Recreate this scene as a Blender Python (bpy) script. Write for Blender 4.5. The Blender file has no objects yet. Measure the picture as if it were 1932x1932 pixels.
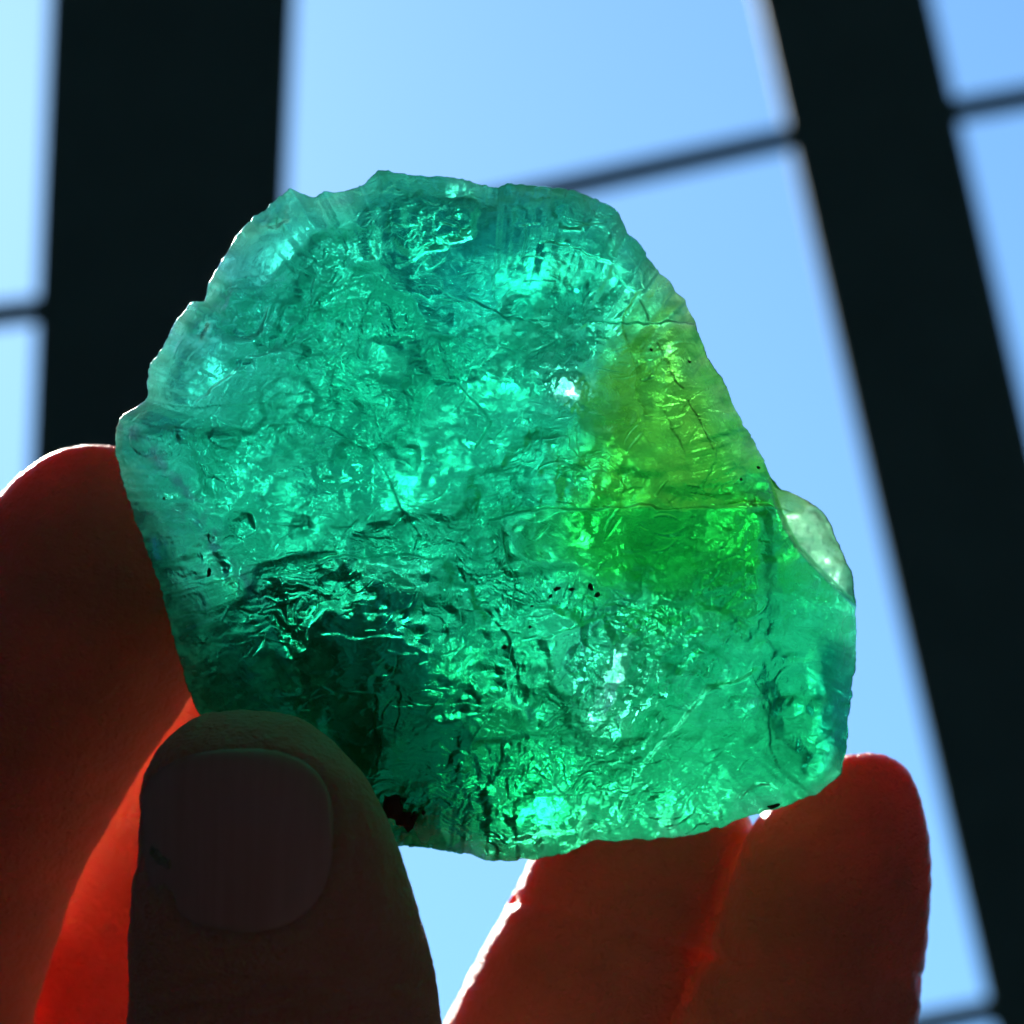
import bpy, bmesh, math
import numpy as np
from mathutils import Matrix, Vector

# ------------------------------------------------------------------ camera, sky, sun, exposure
sc = bpy.context.scene
COL = sc.collection
R = math.radians
ELEV = R(38.0)
CAM_POS = Vector((0.0, 0.0, 1.5))
RIG = Matrix.Translation(CAM_POS) @ Matrix.Rotation(R(90) + ELEV, 4, 'X')   # hand-held frame: x right, y up, -z away
FW = 0.36                                     # picture width per metre of distance (36 mm sensor, 100 mm lens)
D0 = 0.233                                    # distance of the stone


def rp(u, v, d):
    """a point in the hand-held frame: u, v in 1932ths of the picture, d metres away"""
    return ((u - 966.0) / 1932.0 * FW * d, (966.0 - v) / 1932.0 * FW * d, -d)


cam = bpy.data.cameras.new('camera')
cam_o = bpy.data.objects.new('camera', cam)
COL.objects.link(cam_o)
cam_o.matrix_world = RIG
cam.sensor_width = 36.0
cam.lens = 100.0
cam.clip_start = 0.01
cam.clip_end = 1000.0
cam.dof.use_dof = True
cam.dof.focus_distance = D0 - 0.006
cam.dof.aperture_fstop = 36.0
sc.camera = cam_o

sun_dir = (RIG.to_3x3() @ Vector(rp(-450, -60, 1.0))).normalized()
world = bpy.data.worlds.new("World")
sc.world = world
world.use_nodes = True
nt = world.node_tree
bg = nt.nodes['Background']
sky = nt.nodes.new('ShaderNodeTexSky')
sky.sky_type = 'NISHITA'
sky.sun_disc = False
sky.sun_elevation = math.asin(sun_dir.z)
sky.sun_rotation = math.atan2(sun_dir.x, sun_dir.y)
sky.air_density = 1.0
sky.dust_density = 0.15
sky.ozone_density = 1.6
haze_tint = nt.nodes.new('ShaderNodeMix')
haze_tint.data_type = 'RGBA'
haze_tint.blend_type = 'MULTIPLY'
haze_tint.inputs[0].default_value = 1.0
haze_tint.inputs[7].default_value = (0.66, 0.98, 1.12, 1)      # clear deep-blue noon air
nt.links.new(sky.outputs[0], haze_tint.inputs[6])
nt.links.new(haze_tint.outputs[2], bg.inputs[0])
bg.inputs[1].default_value = 0.108
sun = bpy.data.lights.new('sun', 'SUN')
sun.energy = 5.0
sun.angle = R(0.5)
sun.color = (1.0, 0.95, 0.86)
sun_o = bpy.data.objects.new('sun', sun)
COL.objects.link(sun_o)
sun_o.location = sun_dir * 20
sun_o.rotation_euler = sun_dir.to_track_quat('Z', 'Y').to_euler()

sc.view_settings.view_transform = 'Standard'
sc.view_settings.look = 'None'
sc.view_settings.gamma = 1.0
sc.view_settings.exposure = 1.0
cy = sc.cycles
cy.max_bounces = 14
cy.transmission_bounces = 12
cy.glossy_bounces = 5
cy.diffuse_bounces = 4
cy.transparent_max_bounces = 16
cy.volume_bounces = 0
cy.caustics_reflective = True
cy.caustics_refractive = True
cy.blur_glossy = 0.3
cy.sample_clamp_indirect = 30.0
cy.sample_clamp_direct = 0.0
cy.use_denoising = True
cy.denoiser = 'OPENIMAGEDENOISE'
cy.denoising_input_passes = 'RGB_ALBEDO_NORMAL'


# ------------------------------------------------------------------ helpers
def tag(o, label=None, cat=None, group=None, kind=None):
    for k, x in (('label', label), ('category', cat), ('group', group), ('kind', kind)):
        if x:
            o[k] = x
    return o


def link(o, parent=None):
    COL.objects.link(o)
    if parent is not None:
        o.parent = parent
    return o


def mesh_np(name, co, quads, mats, smooth=True, mat_idx=None, tris=None):
    me = bpy.data.meshes.new(name)
    co = np.asarray(co, dtype=np.float32)
    faces = [np.asarray(quads, dtype=np.int32).reshape(-1, 4)] if quads is not None and len(quads) else []
    nq = len(faces[0]) if faces else 0
    nt_ = 0 if tris is None else len(tris)
    loops = np.concatenate(([faces[0].ravel()] if nq else []) + ([np.asarray(tris, dtype=np.int32).ravel()] if nt_ else []))
    starts = np.concatenate([np.arange(nq) * 4, nq * 4 + np.arange(nt_) * 3]).astype(np.int32)
    tot = np.concatenate([np.full(nq, 4), np.full(nt_, 3)]).astype(np.int32)
    me.vertices.add(len(co))
    me.vertices.foreach_set('co', co.ravel())
    me.loops.add(len(loops))
    me.loops.foreach_set('vertex_index', loops)
    me.polygons.add(nq + nt_)
    me.polygons.foreach_set('loop_start', starts)
    me.polygons.foreach_set('loop_total', tot)
    if mat_idx is not None:
        me.polygons.foreach_set('material_index', np.asarray(mat_idx, dtype=np.int32))
    me.update(calc_edges=True)
    me.validate()
    me.polygons.foreach_set('use_smooth', np.full(len(me.polygons), smooth))
    for m in mats:
        me.materials.append(m)
    return me


def box_mesh(name, size, mat, bevel=0.0):
    bm = bmesh.new()
    bmesh.ops.create_cube(bm, size=1.0)
    bmesh.ops.scale(bm, vec=size, verts=bm.verts)
    if bevel:
        bmesh.ops.bevel(bm, geom=bm.edges[:], offset=bevel, segments=2, affect='EDGES')
    me = bpy.data.meshes.new(name)
    bm.to_mesh(me)
    bm.free()
    me.materials.append(mat)
    return me


def nodes_of(name):
    m = bpy.data.materials.new(name)
    m.use_nodes = True
    t = m.node_tree
    t.nodes.clear()
    out = t.nodes.new('ShaderNodeOutputMaterial')
    return m, t, out


def N(t, kind, **kw):
    n = t.nodes.new(kind)
    for k, x in kw.items():
        if k.startswith('i_'):
            key = k[2:]
            key = int(key) if key.isdigit() else key.replace('_', ' ')
            n.inputs[key].default_value = x
        else:
            setattr(n, k, x)
    return n


# ---- noise on numpy arrays
def _hash(ix, iy, seed):
    h = (ix.astype(np.int64) * 374761393 + iy.astype(np.int64) * 668265263 + seed * 1442695041) & 0xffffffff
    h = ((h ^ (h >> 13)) * 1274126177) & 0xffffffff
    h = ((h ^ (h >> 15)) * 2246822519) & 0xffffffff
    return ((h ^ (h >> 16)) & 0xffffff) / float(0x1000000)


def vnoise(x, y, seed=0):
    ix, iy = np.floor(x), np.floor(y)
    fx, fy = x - ix, y - iy
    fx = fx * fx * fx * (fx * (fx * 6 - 15) + 10)
    fy = fy * fy * fy * (fy * (fy * 6 - 15) + 10)
    a, b = _hash(ix, iy, seed), _hash(ix + 1, iy, seed)
    c, d = _hash(ix, iy + 1, seed), _hash(ix + 1, iy + 1, seed)
    return (a + (b - a) * fx + (c - a) * fy + (a - b - c + d) * fx * fy) * 2 - 1


def fbm(x, y, seed=0, octv=4, gain=0.5):
    s, a = 0, 1.0
    for k in range(octv):
        s = s + a * vnoise(x, y, seed + k * 17)
        x, y, a = x * 2.03 + 7.1, y * 2.03 - 3.7, a * gain
    return s


def ridged(x, y, seed=0, octv=3):
    s, a = 0, 1.0
    for k in range(octv):
        s = s + a * (1 - np.abs(vnoise(x, y, seed + 31 * k)) * 2)
        x, y, a = x * 2.1 + 3.3, y * 2.1 + 1.9, a * 0.5
    return s


def chips(x, y, seed=0, slope=1.0, curve=0.5, keep=1.0):
    """broken-glass relief: every cell is a tilted, slightly hollow plate, the highest plate wins"""
    ix, iy = np.floor(x), np.floor(y)
    best = np.full(x.shape, -9.0)
    for dx in (-1, 0, 1):
        for dy in (-1, 0, 1):
            cx, cy_ = ix + dx, iy + dy
            px = cx + _hash(cx, cy_, seed)
            py = cy_ + _hash(cx, cy_, seed + 1)
            gx = (_hash(cx, cy_, seed + 2) - .5) * 2 * slope
            gy = (_hash(cx, cy_, seed + 3) - .5) * 2 * slope
            o = (_hash(cx, cy_, seed + 4) - .5) * keep
            rx, ry = x - px, y - py
            best = np.maximum(best, gx * rx + gy * ry + o - curve * (rx * rx + ry * ry))
    return best


def rot(x, y, deg):
    c, s = math.cos(R(deg)), math.sin(R(deg))
    return x * c + y * s, -x * s + y * c


def sstep(a, b, x):
    t = np.clip((x - a) / (b - a), 0, 1)
    return t * t * (3 - 2 * t)


def blob(u, v, cu, cv, ru, rv, deg=0.0, soft=1.0):
    x, y = rot(u - cu, v - cv, deg)
    return np.exp(-((x / ru) ** 2 + (y / rv) ** 2) ** soft)


def poly_dist(u, v, pts):
    """distance to a polyline, the signed side (+ = right of travel, downwards in the picture for a line going right) and the share along it"""
    best = np.full(u.shape, 1e9)
    side = np.zeros(u.shape)
    along = np.zeros(u.shape)
    n = len(pts) - 1
    for i in range(n):
        (x0, y0), (x1, y1) = pts[i], pts[i + 1]
        dx, dy = x1 - x0, y1 - y0
        L2 = dx * dx + dy * dy
        t_raw = ((u - x0) * dx + (v - y0) * dy) / L2
        t = np.clip(t_raw, 0, 1)
        d = np.hypot(u - x0 - t * dx, v - y0 - t * dy)
        s = np.sign(dx * (v - y0) - dy * (u - x0))
        m = d < best
        best = np.where(m, d, best)
        side = np.where(m, s, side)
        along = np.where(m, (i + t) / n, along)
    return best, side, along


def inside(u, v, poly):
    r = np.zeros(u.shape, bool)
    for i in range(len(poly)):
        (x0, y0), (x1, y1) = poly[i - 1], poly[i]
        c = ((y0 > v) != (y1 > v)) & (u < (x1 - x0) * (v - y0) / ((y1 - y0) + 1e-9) + x0)
        r ^= c
    return r


# ------------------------------------------------------------------ room shell added unseen to keep sky light off the thumb, and the roof window
def mat_plain(name, col, rough, scale=6.0, amp=0.12, metal=0.0):
    m, t, out = nodes_of(name)
    p = N(t, 'ShaderNodeBsdfPrincipled')
    p.inputs['Roughness'].default_value = rough
    p.inputs['Metallic'].default_value = metal
    p.inputs['Specular IOR Level'].default_value = .15
    tc = N(t, 'ShaderNodeTexCoord')
    no = N(t, 'ShaderNodeTexNoise', i_Scale=scale, i_Detail=6.0)
    mix = N(t, 'ShaderNodeMix', data_type='RGBA')
    mix.inputs[6].default_value = (*[c * (1 - amp) for c in col], 1)
    mix.inputs[7].default_value = (*[c * (1 + amp) for c in col], 1)
    t.links.new(tc.outputs['Object'], no.inputs['Vector'])
    t.links.new(no.outputs['Fac'], mix.inputs[0])
    t.links.new(mix.outputs[2], p.inputs['Base Color'])
    bp = N(t, 'ShaderNodeBump', i_Strength=0.15, i_Distance=0.002)
    t.links.new(no.outputs['Fac'], bp.inputs['Height'])
    t.links.new(bp.outputs[0], p.inputs['Normal'])
    t.links.new(p.outputs[0], out.inputs[0])
    return m


M_WALL = mat_plain('plaster', (0.50, 0.51, 0.53), 0.9, 3)
M_FLOOR = mat_plain('floorboards', (0.03, 0.035, 0.04), 0.6, 4)
M_STEEL = mat_plain('painted_metal', (0.13, 0.25, 0.23), 0.6, 14, 0.2)

floor = tag(link(bpy.data.objects.new('floor', box_mesh('floor', (5, 7.0, .1), M_FLOOR))), kind='structure')  # added floor, out of view like the rest of the shell
floor.location = (0, .9, -.05)
wl = tag(link(bpy.data.objects.new('wall_back', box_mesh('wall_back', (5, .1, 4.4), M_WALL))), kind='structure')
wl.location = (0, -2.55, 2.2)
for nm, x in (('added_wall_left', -2.55), ('added_wall_right', 2.55)):
    w_ = tag(link(bpy.data.objects.new(nm, box_mesh(nm, (.1, 7.4, 5.2), M_WALL))), kind='structure')
    w_.location = (x, .9, 2.3)
ce = tag(link(bpy.data.objects.new('ceiling', box_mesh('ceiling', (5, 3.6, .1), M_WALL))), kind='structure')
ce.location = (0, -.85, 4.32)
DW = 2.30                                      # distance of the window plane
OP = 1.15                                      # half size of the opening
roof_parts = [((-(2.5 + OP) / 2, -.9, 0), (2.5 - OP, 6.4, .14)), (((2.5 + OP) / 2, -.9, 0), (2.5 - OP, 6.4, .14)),
              ((0, (2.3 + OP) / 2, 0), (2 * OP, 2.3 - OP, .14)), ((0, -(4.1 + OP) / 2, 0), (2 * OP, 4.1 - OP, .14))]
bm = bmesh.new()
for c_, s_ in roof_parts:
    r_ = bmesh.ops.create_cube(bm, size=1.0)
    bmesh.ops.scale(bm, vec=s_, verts=r_['verts'])
    bmesh.ops.translate(bm, vec=(c_[0], c_[1], c_[2] - DW), verts=r_['verts'])
me = bpy.data.meshes.new('added_sloped_ceiling')
bm.to_mesh(me)
bm.free()
me.materials.append(M_WALL)
sl = tag(link(bpy.data.objects.new('added_sloped_ceiling', me)), kind='structure')
sl.matrix_world = RIG

frame = link(bpy.data.objects.new('window_frame', None))
frame.matrix_world = RIG @ Matrix.Translation((0, 0, -DW))
tag(frame, 'dark painted roof window frame of wide uprights and thin crossbars, blurred behind the stone', 'window frame')


def bar_between(name, p0, p1, w, depth, mat, dz=0.0, bevel=.001):
    """a straight member in the window plane from p0 to p1 (1932ths of the picture at that distance)"""
    a = Vector(rp(p0[0], p0[1], DW))
    b = Vector(rp(p1[0], p1[1], DW))
    d = b - a
    o = link(bpy.data.objects.new(name, box_mesh(name, (d.length, w, depth), mat, bevel)), frame)
    o.location = (a + b) / 2 + Vector((0, 0, DW + dz))
    o.rotation_euler = (0, 0, math.atan2(d.y, d.x))
    return o


K = FW * DW / 1932
# wide uprights
bar_between('upright', (441, -2700), (129, 4600), 462 * K, .010, M_STEEL)
bar_between('upright', (1592 - .23 * 2700, -2700), (1592 + .23 * 4300, 4300), 320 * K, .010, M_STEEL)
# thin crossbars, each a piece between two uprights
for p0, p1, w in (((-2600, 905), (130, 578), 50), ((548, 468), (1545, 248), 47), ((1760, 216), (4400, -260), 47),
                  ((-2600, 2560), (110, 2330), 50), ((500, 2180), (1930, 1895), 47), ((2200, 1845), (4400, 1500), 47),
                  ((-2600, -900), (150, -1250), 50), ((560, -1280), (1130, -1400), 47), ((1440, -1450), (4400, -2000), 47)):
    q = (p1[0] - p0[0], p1[1] - p0[1])
    bar_between('crossbar', p0, p1, w * K, .006, M_STEEL, dz=-.001, bevel=.001)
bar_between('crossbar', (1700, 1892), (1960, 1860), 34 * K, .03, M_STEEL, dz=-.012, bevel=.002) if False else None

# ------------------------------------------------------------------ the stone
OUT = [(690, 345), (700, 332), (712, 322), (732, 320), (745, 328), (775, 331), (800, 332), (850, 337), (885, 340), (905, 348),
       (940, 353), (957, 347), (985, 350), (1040, 355), (1085, 362), (1130, 378), (1155, 392), (1168, 405), (1185, 440), (1215, 475),
       (1240, 510), (1262, 535), (1275, 555), (1290, 568), (1305, 600), (1322, 640), (1335, 680), (1362, 715), (1385, 765),
       (1400, 800), (1425, 840), (1440, 870), (1455, 902), (1472, 923), (1490, 928), (1520, 943), (1552, 968), (1568, 995),
       (1578, 1020), (1590, 1045), (1603, 1075), (1610, 1110), (1614, 1160), (1613, 1220), (1609, 1290), (1601, 1350),
       (1594, 1420), (1587, 1458), (1570, 1476), (1535, 1500), (1490, 1515), (1450, 1527), (1390, 1547), (1330, 1568),
       (1250, 1580), (1180, 1583), (1120, 1583), (1085, 1602), (1040, 1613), (980, 1622), (930, 1622), (890, 1612), (840, 1603),
       (770, 1597), (700, 1585), (620, 1560), (540, 1510), (460, 1440), (400, 1380), (370, 1335), (350, 1280), (330, 1210),
       (308, 1120), (280, 1040), (250, 960), (228, 890), (219, 845), (221, 810), (233, 782), (258, 768), (283, 748), (279, 722),
       (285, 688), (310, 650), (335, 602), (362, 572), (386, 568), (398, 530), (428, 482), (457, 436), (477, 412), (500, 400),
       (528, 372), (549, 357), (580, 370), (598, 374), (612, 362), (630, 364), (652, 360), (678, 355)]
CU, CV = 905.0, 960.0
NA, NR, NB = 1500, 430, 170
th = np.linspace(-math.pi, math.pi, NA, endpoint=False)
oa = np.array([math.atan2(y - CV, x - CU) for x, y in OUT])
orr = np.array([math.hypot(x - CU, y - CV) for x, y in OUT])
idx = np.argsort(oa)
Rt = np.interp(th, oa[idx], orr[idx], period=2 * math.pi)
px, py = np.cos(th) * Rt / 60, np.sin(th) * Rt / 60
Rt = Rt + 2.2 * fbm(px * 3, py * 3, 5, 4) + 1.6 * chips(px * 4, py * 4, 3, 1.5, .4)


# small flat breaks, front and back, that together act as a prism: (u, v, size, stretch, slope)
PRISMS = [(1190, 1270, 80, 2.6, .24), (1350, 1120, 60, 2.4, .24), (602, 590, 18, 2.4, .27), (582, 615, 12, 1.8, .27), (822, 690, 18, .8, .32),
          (1395, 1188, 24, .6, .52), (505, 760, 14, 1.6, .27), (990, 940, 30, .3, .39), (1010, 1580, 18, 1.5, .52), (820, 1110, 15, 1.2, .39)]


rs_ = np.random.RandomState(4)
for (cu, cv, ru, rv, deg, n_) in ((1150, 1290, 60, 110, 20, 14), (1280, 1200, 190, 45, -42, 18), (1380, 1190, 70, 24, -25, 8), (1120, 1480, 60, 110, 35, 12), (600, 590, 45, 80, 30, 8),
                                  (530, 740, 80, 40, -30, 8), (1040, 1570, 130, 20, -5, 8), (1350, 1080, 90, 40, -50, 9), (1010, 880, 90, 60, 0, 7), (860, 1100, 50, 50, 0, 6)):
    for _ in range(n_):
        x, y = rs_.normal(0, .6), rs_.normal(0, .6)
        c_, s_ = math.cos(R(deg)), math.sin(R(deg))
        pu, pv = cu + x * ru * c_ - y * rv * s_, cv + x * ru * s_ + y * rv * c_
        off = math.hypot(pu + 450, pv + 60) / 1932 * FW
        PRISMS.append((pu, pv, rs_.uniform(4, 10), rs_.uniform(1.2, 3.4), math.tan(off / .86) * rs_.uniform(.92, 1.08)))


HOT = [(1069, 738, 31, .8, .39), (1132, 1345, 22, 2.3, .49), (1162, 1270, 20, 2.0, .48), (1180, 1215, 13, 2.0, .47)]     # the same in the two thinnest places


def prism_relief(u, v, far=False):
    h = 0
    keep = 1 - hot_spots(u, v, far)
    wx, wy = 9 * fbm(u / 16, v / 16, 601, 3), 9 * fbm(u / 16, v / 16, 607, 3)
    for i_, (cu, cv, r, st, sl) in enumerate(HOT + PRISMS):
        if far:                       # the bent ray leaves through the far side nearer the sun
            L = math.hypot(cu + 450.0, cv + 60.0)
            sh = (150 if i_ < len(HOT) else 370) * math.tan(math.atan(sl) - math.asin(math.sin(math.atan(sl)) / 1.43))
            cu, cv, r = cu - sh * (cu + 450) / L, cv - sh * (cv + 60) / L, r * 1.35
        x, y = rot(u - cu + wx, v - cv + wy, 28)
        w = np.exp(-((x / r) ** 2 + (y / (r * st)) ** 2) ** 3)
        if i_ >= len(HOT):
            w = w * keep
        dx, dy = cu + 450.0, cv + 60.0
        L = math.hypot(dx, dy)
        h = h - w * sl * ((u - cu) * dx + (v - cv) * dy) / L
    return h


def hot_spots(u, v, far):
    k = 0
    for cu, cv, r, st, sl in HOT:
        if far:
            L = math.hypot(cu + 450, cv + 60)
            cu, cv = cu - 20 * (cu + 450) / L, cv - 20 * (cv + 60) / L
        k = k + 1.4 * blob(u + 8 * fbm(u / 14, v / 14, 611, 3), v + 8 * fbm(u / 14, v / 14, 613, 3), cu, cv, r * 1.2, r * st * 1.2, 28, 1.5)
    return np.clip(k, 0, 1)


def relief_front(u, v, e):
    """height in picture units of the near face above the rim plane; e = distance from the rim"""
    # width of the rounded margin varies round the stone
    E = 170 + 130 * blob(u, v, 300, 1050, 230, 420, 0) + 130 * blob(u, v, 980, 340, 520, 170) + 110 * blob(u, v, 390, 560, 150, 230, 25)
    E = E - 60 * blob(u, v, 1400, 780, 150, 260) - 90 * blob(u, v, 1560, 1330, 120, 240)
    x = np.clip(e / E, 0, 1)
    h = 175 * (1 - (1 - x) ** 1.6) ** .72
    # broad planes
    h = h + 40 * (1 - ((u - 950) / 700) ** 2) + 25 * (1 - ((v - 1000) / 650) ** 2) - 15
    q = 1 - .95 * hot_spots(u, v, False)
    h = h + q * 30 * chips((u + 30 * fbm(u / 90, v / 90, 13, 2)) / 240, (v + 30 * fbm(u / 90, v / 90, 14, 2)) / 190, 12, 1.0, .35) * sstep(0, 120, e)
    h = h - 62 * blob(u, v, 1270, 770, 180, 230)
    h = h + prism_relief(u, v) - 75 * blob(u, v, 1069, 738, 85, 75) - 70 * blob(u, v, 1150, 1290, 130, 190, 20)
    # left bevel
    d, s, a = poly_dist(u, v, [(225, 740), (262, 820), (325, 905), (400, 1010), (455, 1110), (530, 1250), (600, 1380), (640, 1480)])
    h = h - np.where(s > 0, d * .35, 0) * sstep(0, .05, a)
    h = h - 10 * np.exp(-(d / 13) ** 2)
    # lamella behind on the right
    lob = [(1452, 905), (1464, 945), (1482, 990), (1506, 1032), (1536, 1064), (1578, 1106), (1640, 1165), (1720, 1000), (1560, 840)]
    d, s, a = poly_dist(u, v, lob[:7])
    ins = inside(u, v, lob)
    k = sstep(-6, 5, np.where(ins, d, -d))
    h = h * (1 - k) + k * (-95 + 10 * fbm(u / 40, v / 40, 4, 3))
    # dark notch behind the lower right lobe
    pl = [(1300, 1180), (1440, 1235), (1475, 1262), (1505, 1282), (1535, 1330), (1557, 1378), (1548, 1425), (1530, 1470), (1470, 1540)]
    d, s, a = poly_dist(u, v, pl)
    h = h - 34 * sstep(0, 60, np.where(s < 0, d, 0)) * sstep(.25, .55, a) * sstep(1180, 1260, v)
    h = h + 5 * np.exp(-(d / 24) ** 2) * sstep(.35, .6, a)
    # ledges: (points, drop on the lower side, sharpness, fade length)
    for pts, drop, w, dec in (
            ([(900, 985), (980, 962), (1050, 957), (1160, 953), (1300, 956), (1400, 955), (1470, 952)], 42, 5, 260),
            ([(1105, 606), (1180, 608), (1260, 607), (1325, 612)], 15, 3, 140),
            ([(490, 1092), (560, 1070), (610, 1056), (655, 1044), (760, 1047), (850, 1048)], 34, 6, 170),
            ([(350, 770), (420, 715), (470, 668), (520, 655), (580, 668), (640, 660)], 20, 7, 110),
            ([(470, 800), (560, 795), (620, 806), (660, 830)], 16, 5, 90),
            ([(480, 905), (560, 880), (640, 866)], 10, 3, 60),
            ([(690, 830), (735, 905), (775, 985), (800, 1015)], -12, 5, 80),
            ([(1010, 1205), (1080, 1180), (1140, 1150)], 20, 6, 70),
            ([(1180, 1470), (1240, 1400), (1330, 1300), (1450, 1250)], 24, 12, 140),
            ([(960, 1500), (1120, 1490), (1240, 1470)], 20, 6, 90),
            ([(590, 1190), (700, 1200), (830, 1190)], 5, 10, 60),
            ([(560, 1260), (640, 1268), (720, 1225), (830, 1230)], 4, 10, 50),
            ([(850, 1050), (905, 1130), (960, 1200), (985, 1300)], -8, 9, 90),
            ([(1010, 455), (1090, 470), (1160, 500)], 16, 4, 60),
            ([(540, 480), (600, 520), (580, 620)], -14, 5, 60),
            ([(880, 560), (960, 600), (1060, 610)], 12, 4, 60),
            ([(760, 700), (860, 720), (930, 790), (900, 860)], -12, 6, 80)):
        d, s, a = poly_dist(u + 5 * fbm(u / 45, v / 45, 91, 3), v + 5 * fbm(u / 45, v / 45, 97, 3), pts)
        end = np.where((a <= 0) | (a >= 1), 0, 1) * sstep(0, .12, a) * sstep(1, .88, a)
        h = h - 1.5 * drop * end * np.where(s > 0, sstep(0, w, d) * np.exp(-d / dec), 0)
    # where the surface is crumpled and where it is smooth
    calm = np.clip(.6 * blob(u, v, 1069, 738, 100, 90, 0, 1.5) + .5 * blob(u, v, 1150, 1295, 40, 90, 20) + .95 * blob(u, v, 1270, 780, 190, 220) + .95 * blob(u, v, 1230, 1040, 260, 95) + .9 * blob(u, v, 400, 1200, 130, 260, -25) + .6 * blob(u, v, 740, 1400, 190, 150)
                   + .9 * blob(u, v, 1400, 1420, 190, 120) + .75 * blob(u, v, 980, 690, 120, 100) + .5 * blob(u, v, 1030, 500, 200, 90) + .55 * blob(u, v, 560, 880, 100, 50)
                   + .5 * blob(u, v, 820, 900, 120, 60) + .4 * blob(u, v, 700, 1400, 150, 110), 0, .93)
    rough = 1 - calm
    g_band = blob(u, v, 1180, 1280, 330, 110, -45) + blob(u, v, 1000, 1500, 300, 70) + blob(u, v, 600, 640, 200, 130, -30) + blob(u, v, 650, 1180, 200, 120) - blob(u, v, 600, 900, 160, 60) - 1.3 * blob(u, v, 950, 500, 260, 110) + .9 * blob(u, v, 1200, 1270, 200, 200)
    rough = rough * (.10 + 1.2 * sstep(-.3, .5, fbm(u / 105, v / 85, 77, 3) + .42 * g_band))
    mg = sstep(0, 50, e)
    # direction of the fracture grain: along the upper left edge, fan in the lower right
    wu, wv = u + 26 * fbm(u / 70, v / 70, 21, 3), v + 26 * fbm(u / 70, v / 70, 23, 3)
    g1 = blob(u, v, 480, 600, 190, 240)
    a1x, a1y = rot(wu, wv, -58)
    a2x, a2y = rot(wu, wv, -52)
    a3x, a3y = rot(wu, wv, 8)
    g2 = np.clip(blob(u, v, 1280, 1200, 270, 330, 30), 0, 1)
    lay = 18 * chips(wu / 96, wv / 60, 41, 1.1, .15) + 7.5 * chips(wu / 44, wv / 26, 43, 1.2, .15)
    lay = lay + 5.5 * chips(a3x / 38, a3y / 12, 51, 1.2, .2)
    grain = g1 * 24 * chips(a1x / 95, a1y / 22, 61, 1.2, .15) + g2 * 18 * chips(a2x / 90, a2y / 17, 71, 1.2, .15)
    fine = 2.9 * chips(wu / 15, wv / 8, 81, 1.4, .15) + 1.3 * chips(wu / 6, wv / 4, 85, 1.4, .15)
    rough = rough * (.12 + .88 * q)
    h = h + (lay * (1 - .5 * np.maximum(g1, g2)) + grain) * rough * (.4 + .6 * mg)
    h = h + fine * (.10 + .9 * rough) * (.5 + .5 * mg)
    h = h + q * 5 * fbm(u / 60, v / 60, 31, 3)
    return h, rough


def gouges(u, v, h, seed, n):
    """needle-like cuts and ridges in the surface"""
    rs = np.random.RandomState(seed)
    for k in range(n):
        cu, cv = rs.uniform(330, 1500), rs.uniform(400, 1560)
        L = rs.uniform(8, 34)
        ang = rs.choice([-55, -50, -18, 8, 12]) + rs.normal(0, 9)
        m = (np.abs(u - cu) < L) & (np.abs(v - cv) < L)
        if not m.any():
            continue
        x, y = rot(u[m] - cu, v[m] - cv, ang)
        y = y + rs.uniform(-.012, .012) * x * x
        w = rs.uniform(1.6, 3.4)
        amp = rs.choice([-1, 1]) * rs.uniform(3, 8)
        h[m] += amp * np.clip(1 - np.abs(y) / w, 0, 1) * np.clip(1 - (x / L) ** 2, 0, 1)
    return h


def relief_back(u, v, e):
    E = 190 + 60 * fbm(u / 300, v / 300, 201, 2) 
    E = E - 110 * blob(u, v, 1400, 780, 150, 260) - 100 * blob(u, v, 900, 380, 400, 90)
    x = np.clip(e / E, 0, 1)
    h = 150 * np.sqrt(1 - (1 - x) ** 2)
    q = 1 - .95 * hot_spots(u, v, True)
    h = h + 24 * (1 - ((u - 900) / 700) ** 2) + q * 34 * chips(u / 230, v / 200, 211, .8, .4)
    h = h + q * 9 * chips(u / 90, v / 62, 221, 1.1, .4) + q * 2.5 * chips(u / 30, v / 19, 231, 1.1, .4)
    h = h - 25 * blob(u, v, 400, 540, 170, 240, 25)
    # hollows in the far side, where the stone is thin and lights up
    for cu, cv, ru, rv, deg, dp in ((1054, 730, 105, 95, 0, 125), (1133, 1276, 140, 210, 20, 100), (1185, 1330, 16, 60, 20, 60), (600, 585, 42, 70, 30, 60), (820, 690, 60, 26, -15, 55),
                                    (1020, 830, 120, 70, 20, 40), (560, 845, 80, 28, -5, 40), (1290, 1170, 200, 40, -42, 55), (1330, 1170, 70, 22, -25, 40),
                                    (760, 1000, 200, 34, -5, 45), (1000, 960, 160, 26, -5, 40), (1100, 1500, 40, 120, 35, 50), (1270, 740, 100, 170, -10, 50),
                                    (820, 1090, 50, 40, 0, 45), (1390, 1060, 110, 30, -52, 40), (545, 715, 100, 24, -25, 35)):
        h = h - dp * blob(u + q * 14 * fbm(u / 40, v / 40, 241, 3), v + q * 14 * fbm(u / 40, v / 40, 243, 3), cu, cv, ru, rv, deg)
    h = h + q * 34 * fbm(u / 110, v / 80, 247, 3) * x
    sx_, sy_ = rot(u, v, -52)
    h = h + 12 * (blob(u, v, 1300, 1190, 280, 260) + blob(u, v, 480, 590, 180, 230)) * chips(sx_ / 130, sy_ / 24, 249, 1.2, .3)
    h = h + 90 * blob(u, v, 1575, 1330, 60, 140, 0, 1) * sstep(0, 16, e)
    h = h + prism_relief(u, v, True)
    lo = blob(u, v, 1560, 1010, 75, 130, -25)
    h = h * (1 - .2 * lo) + 105 * lo
    return h


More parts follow.
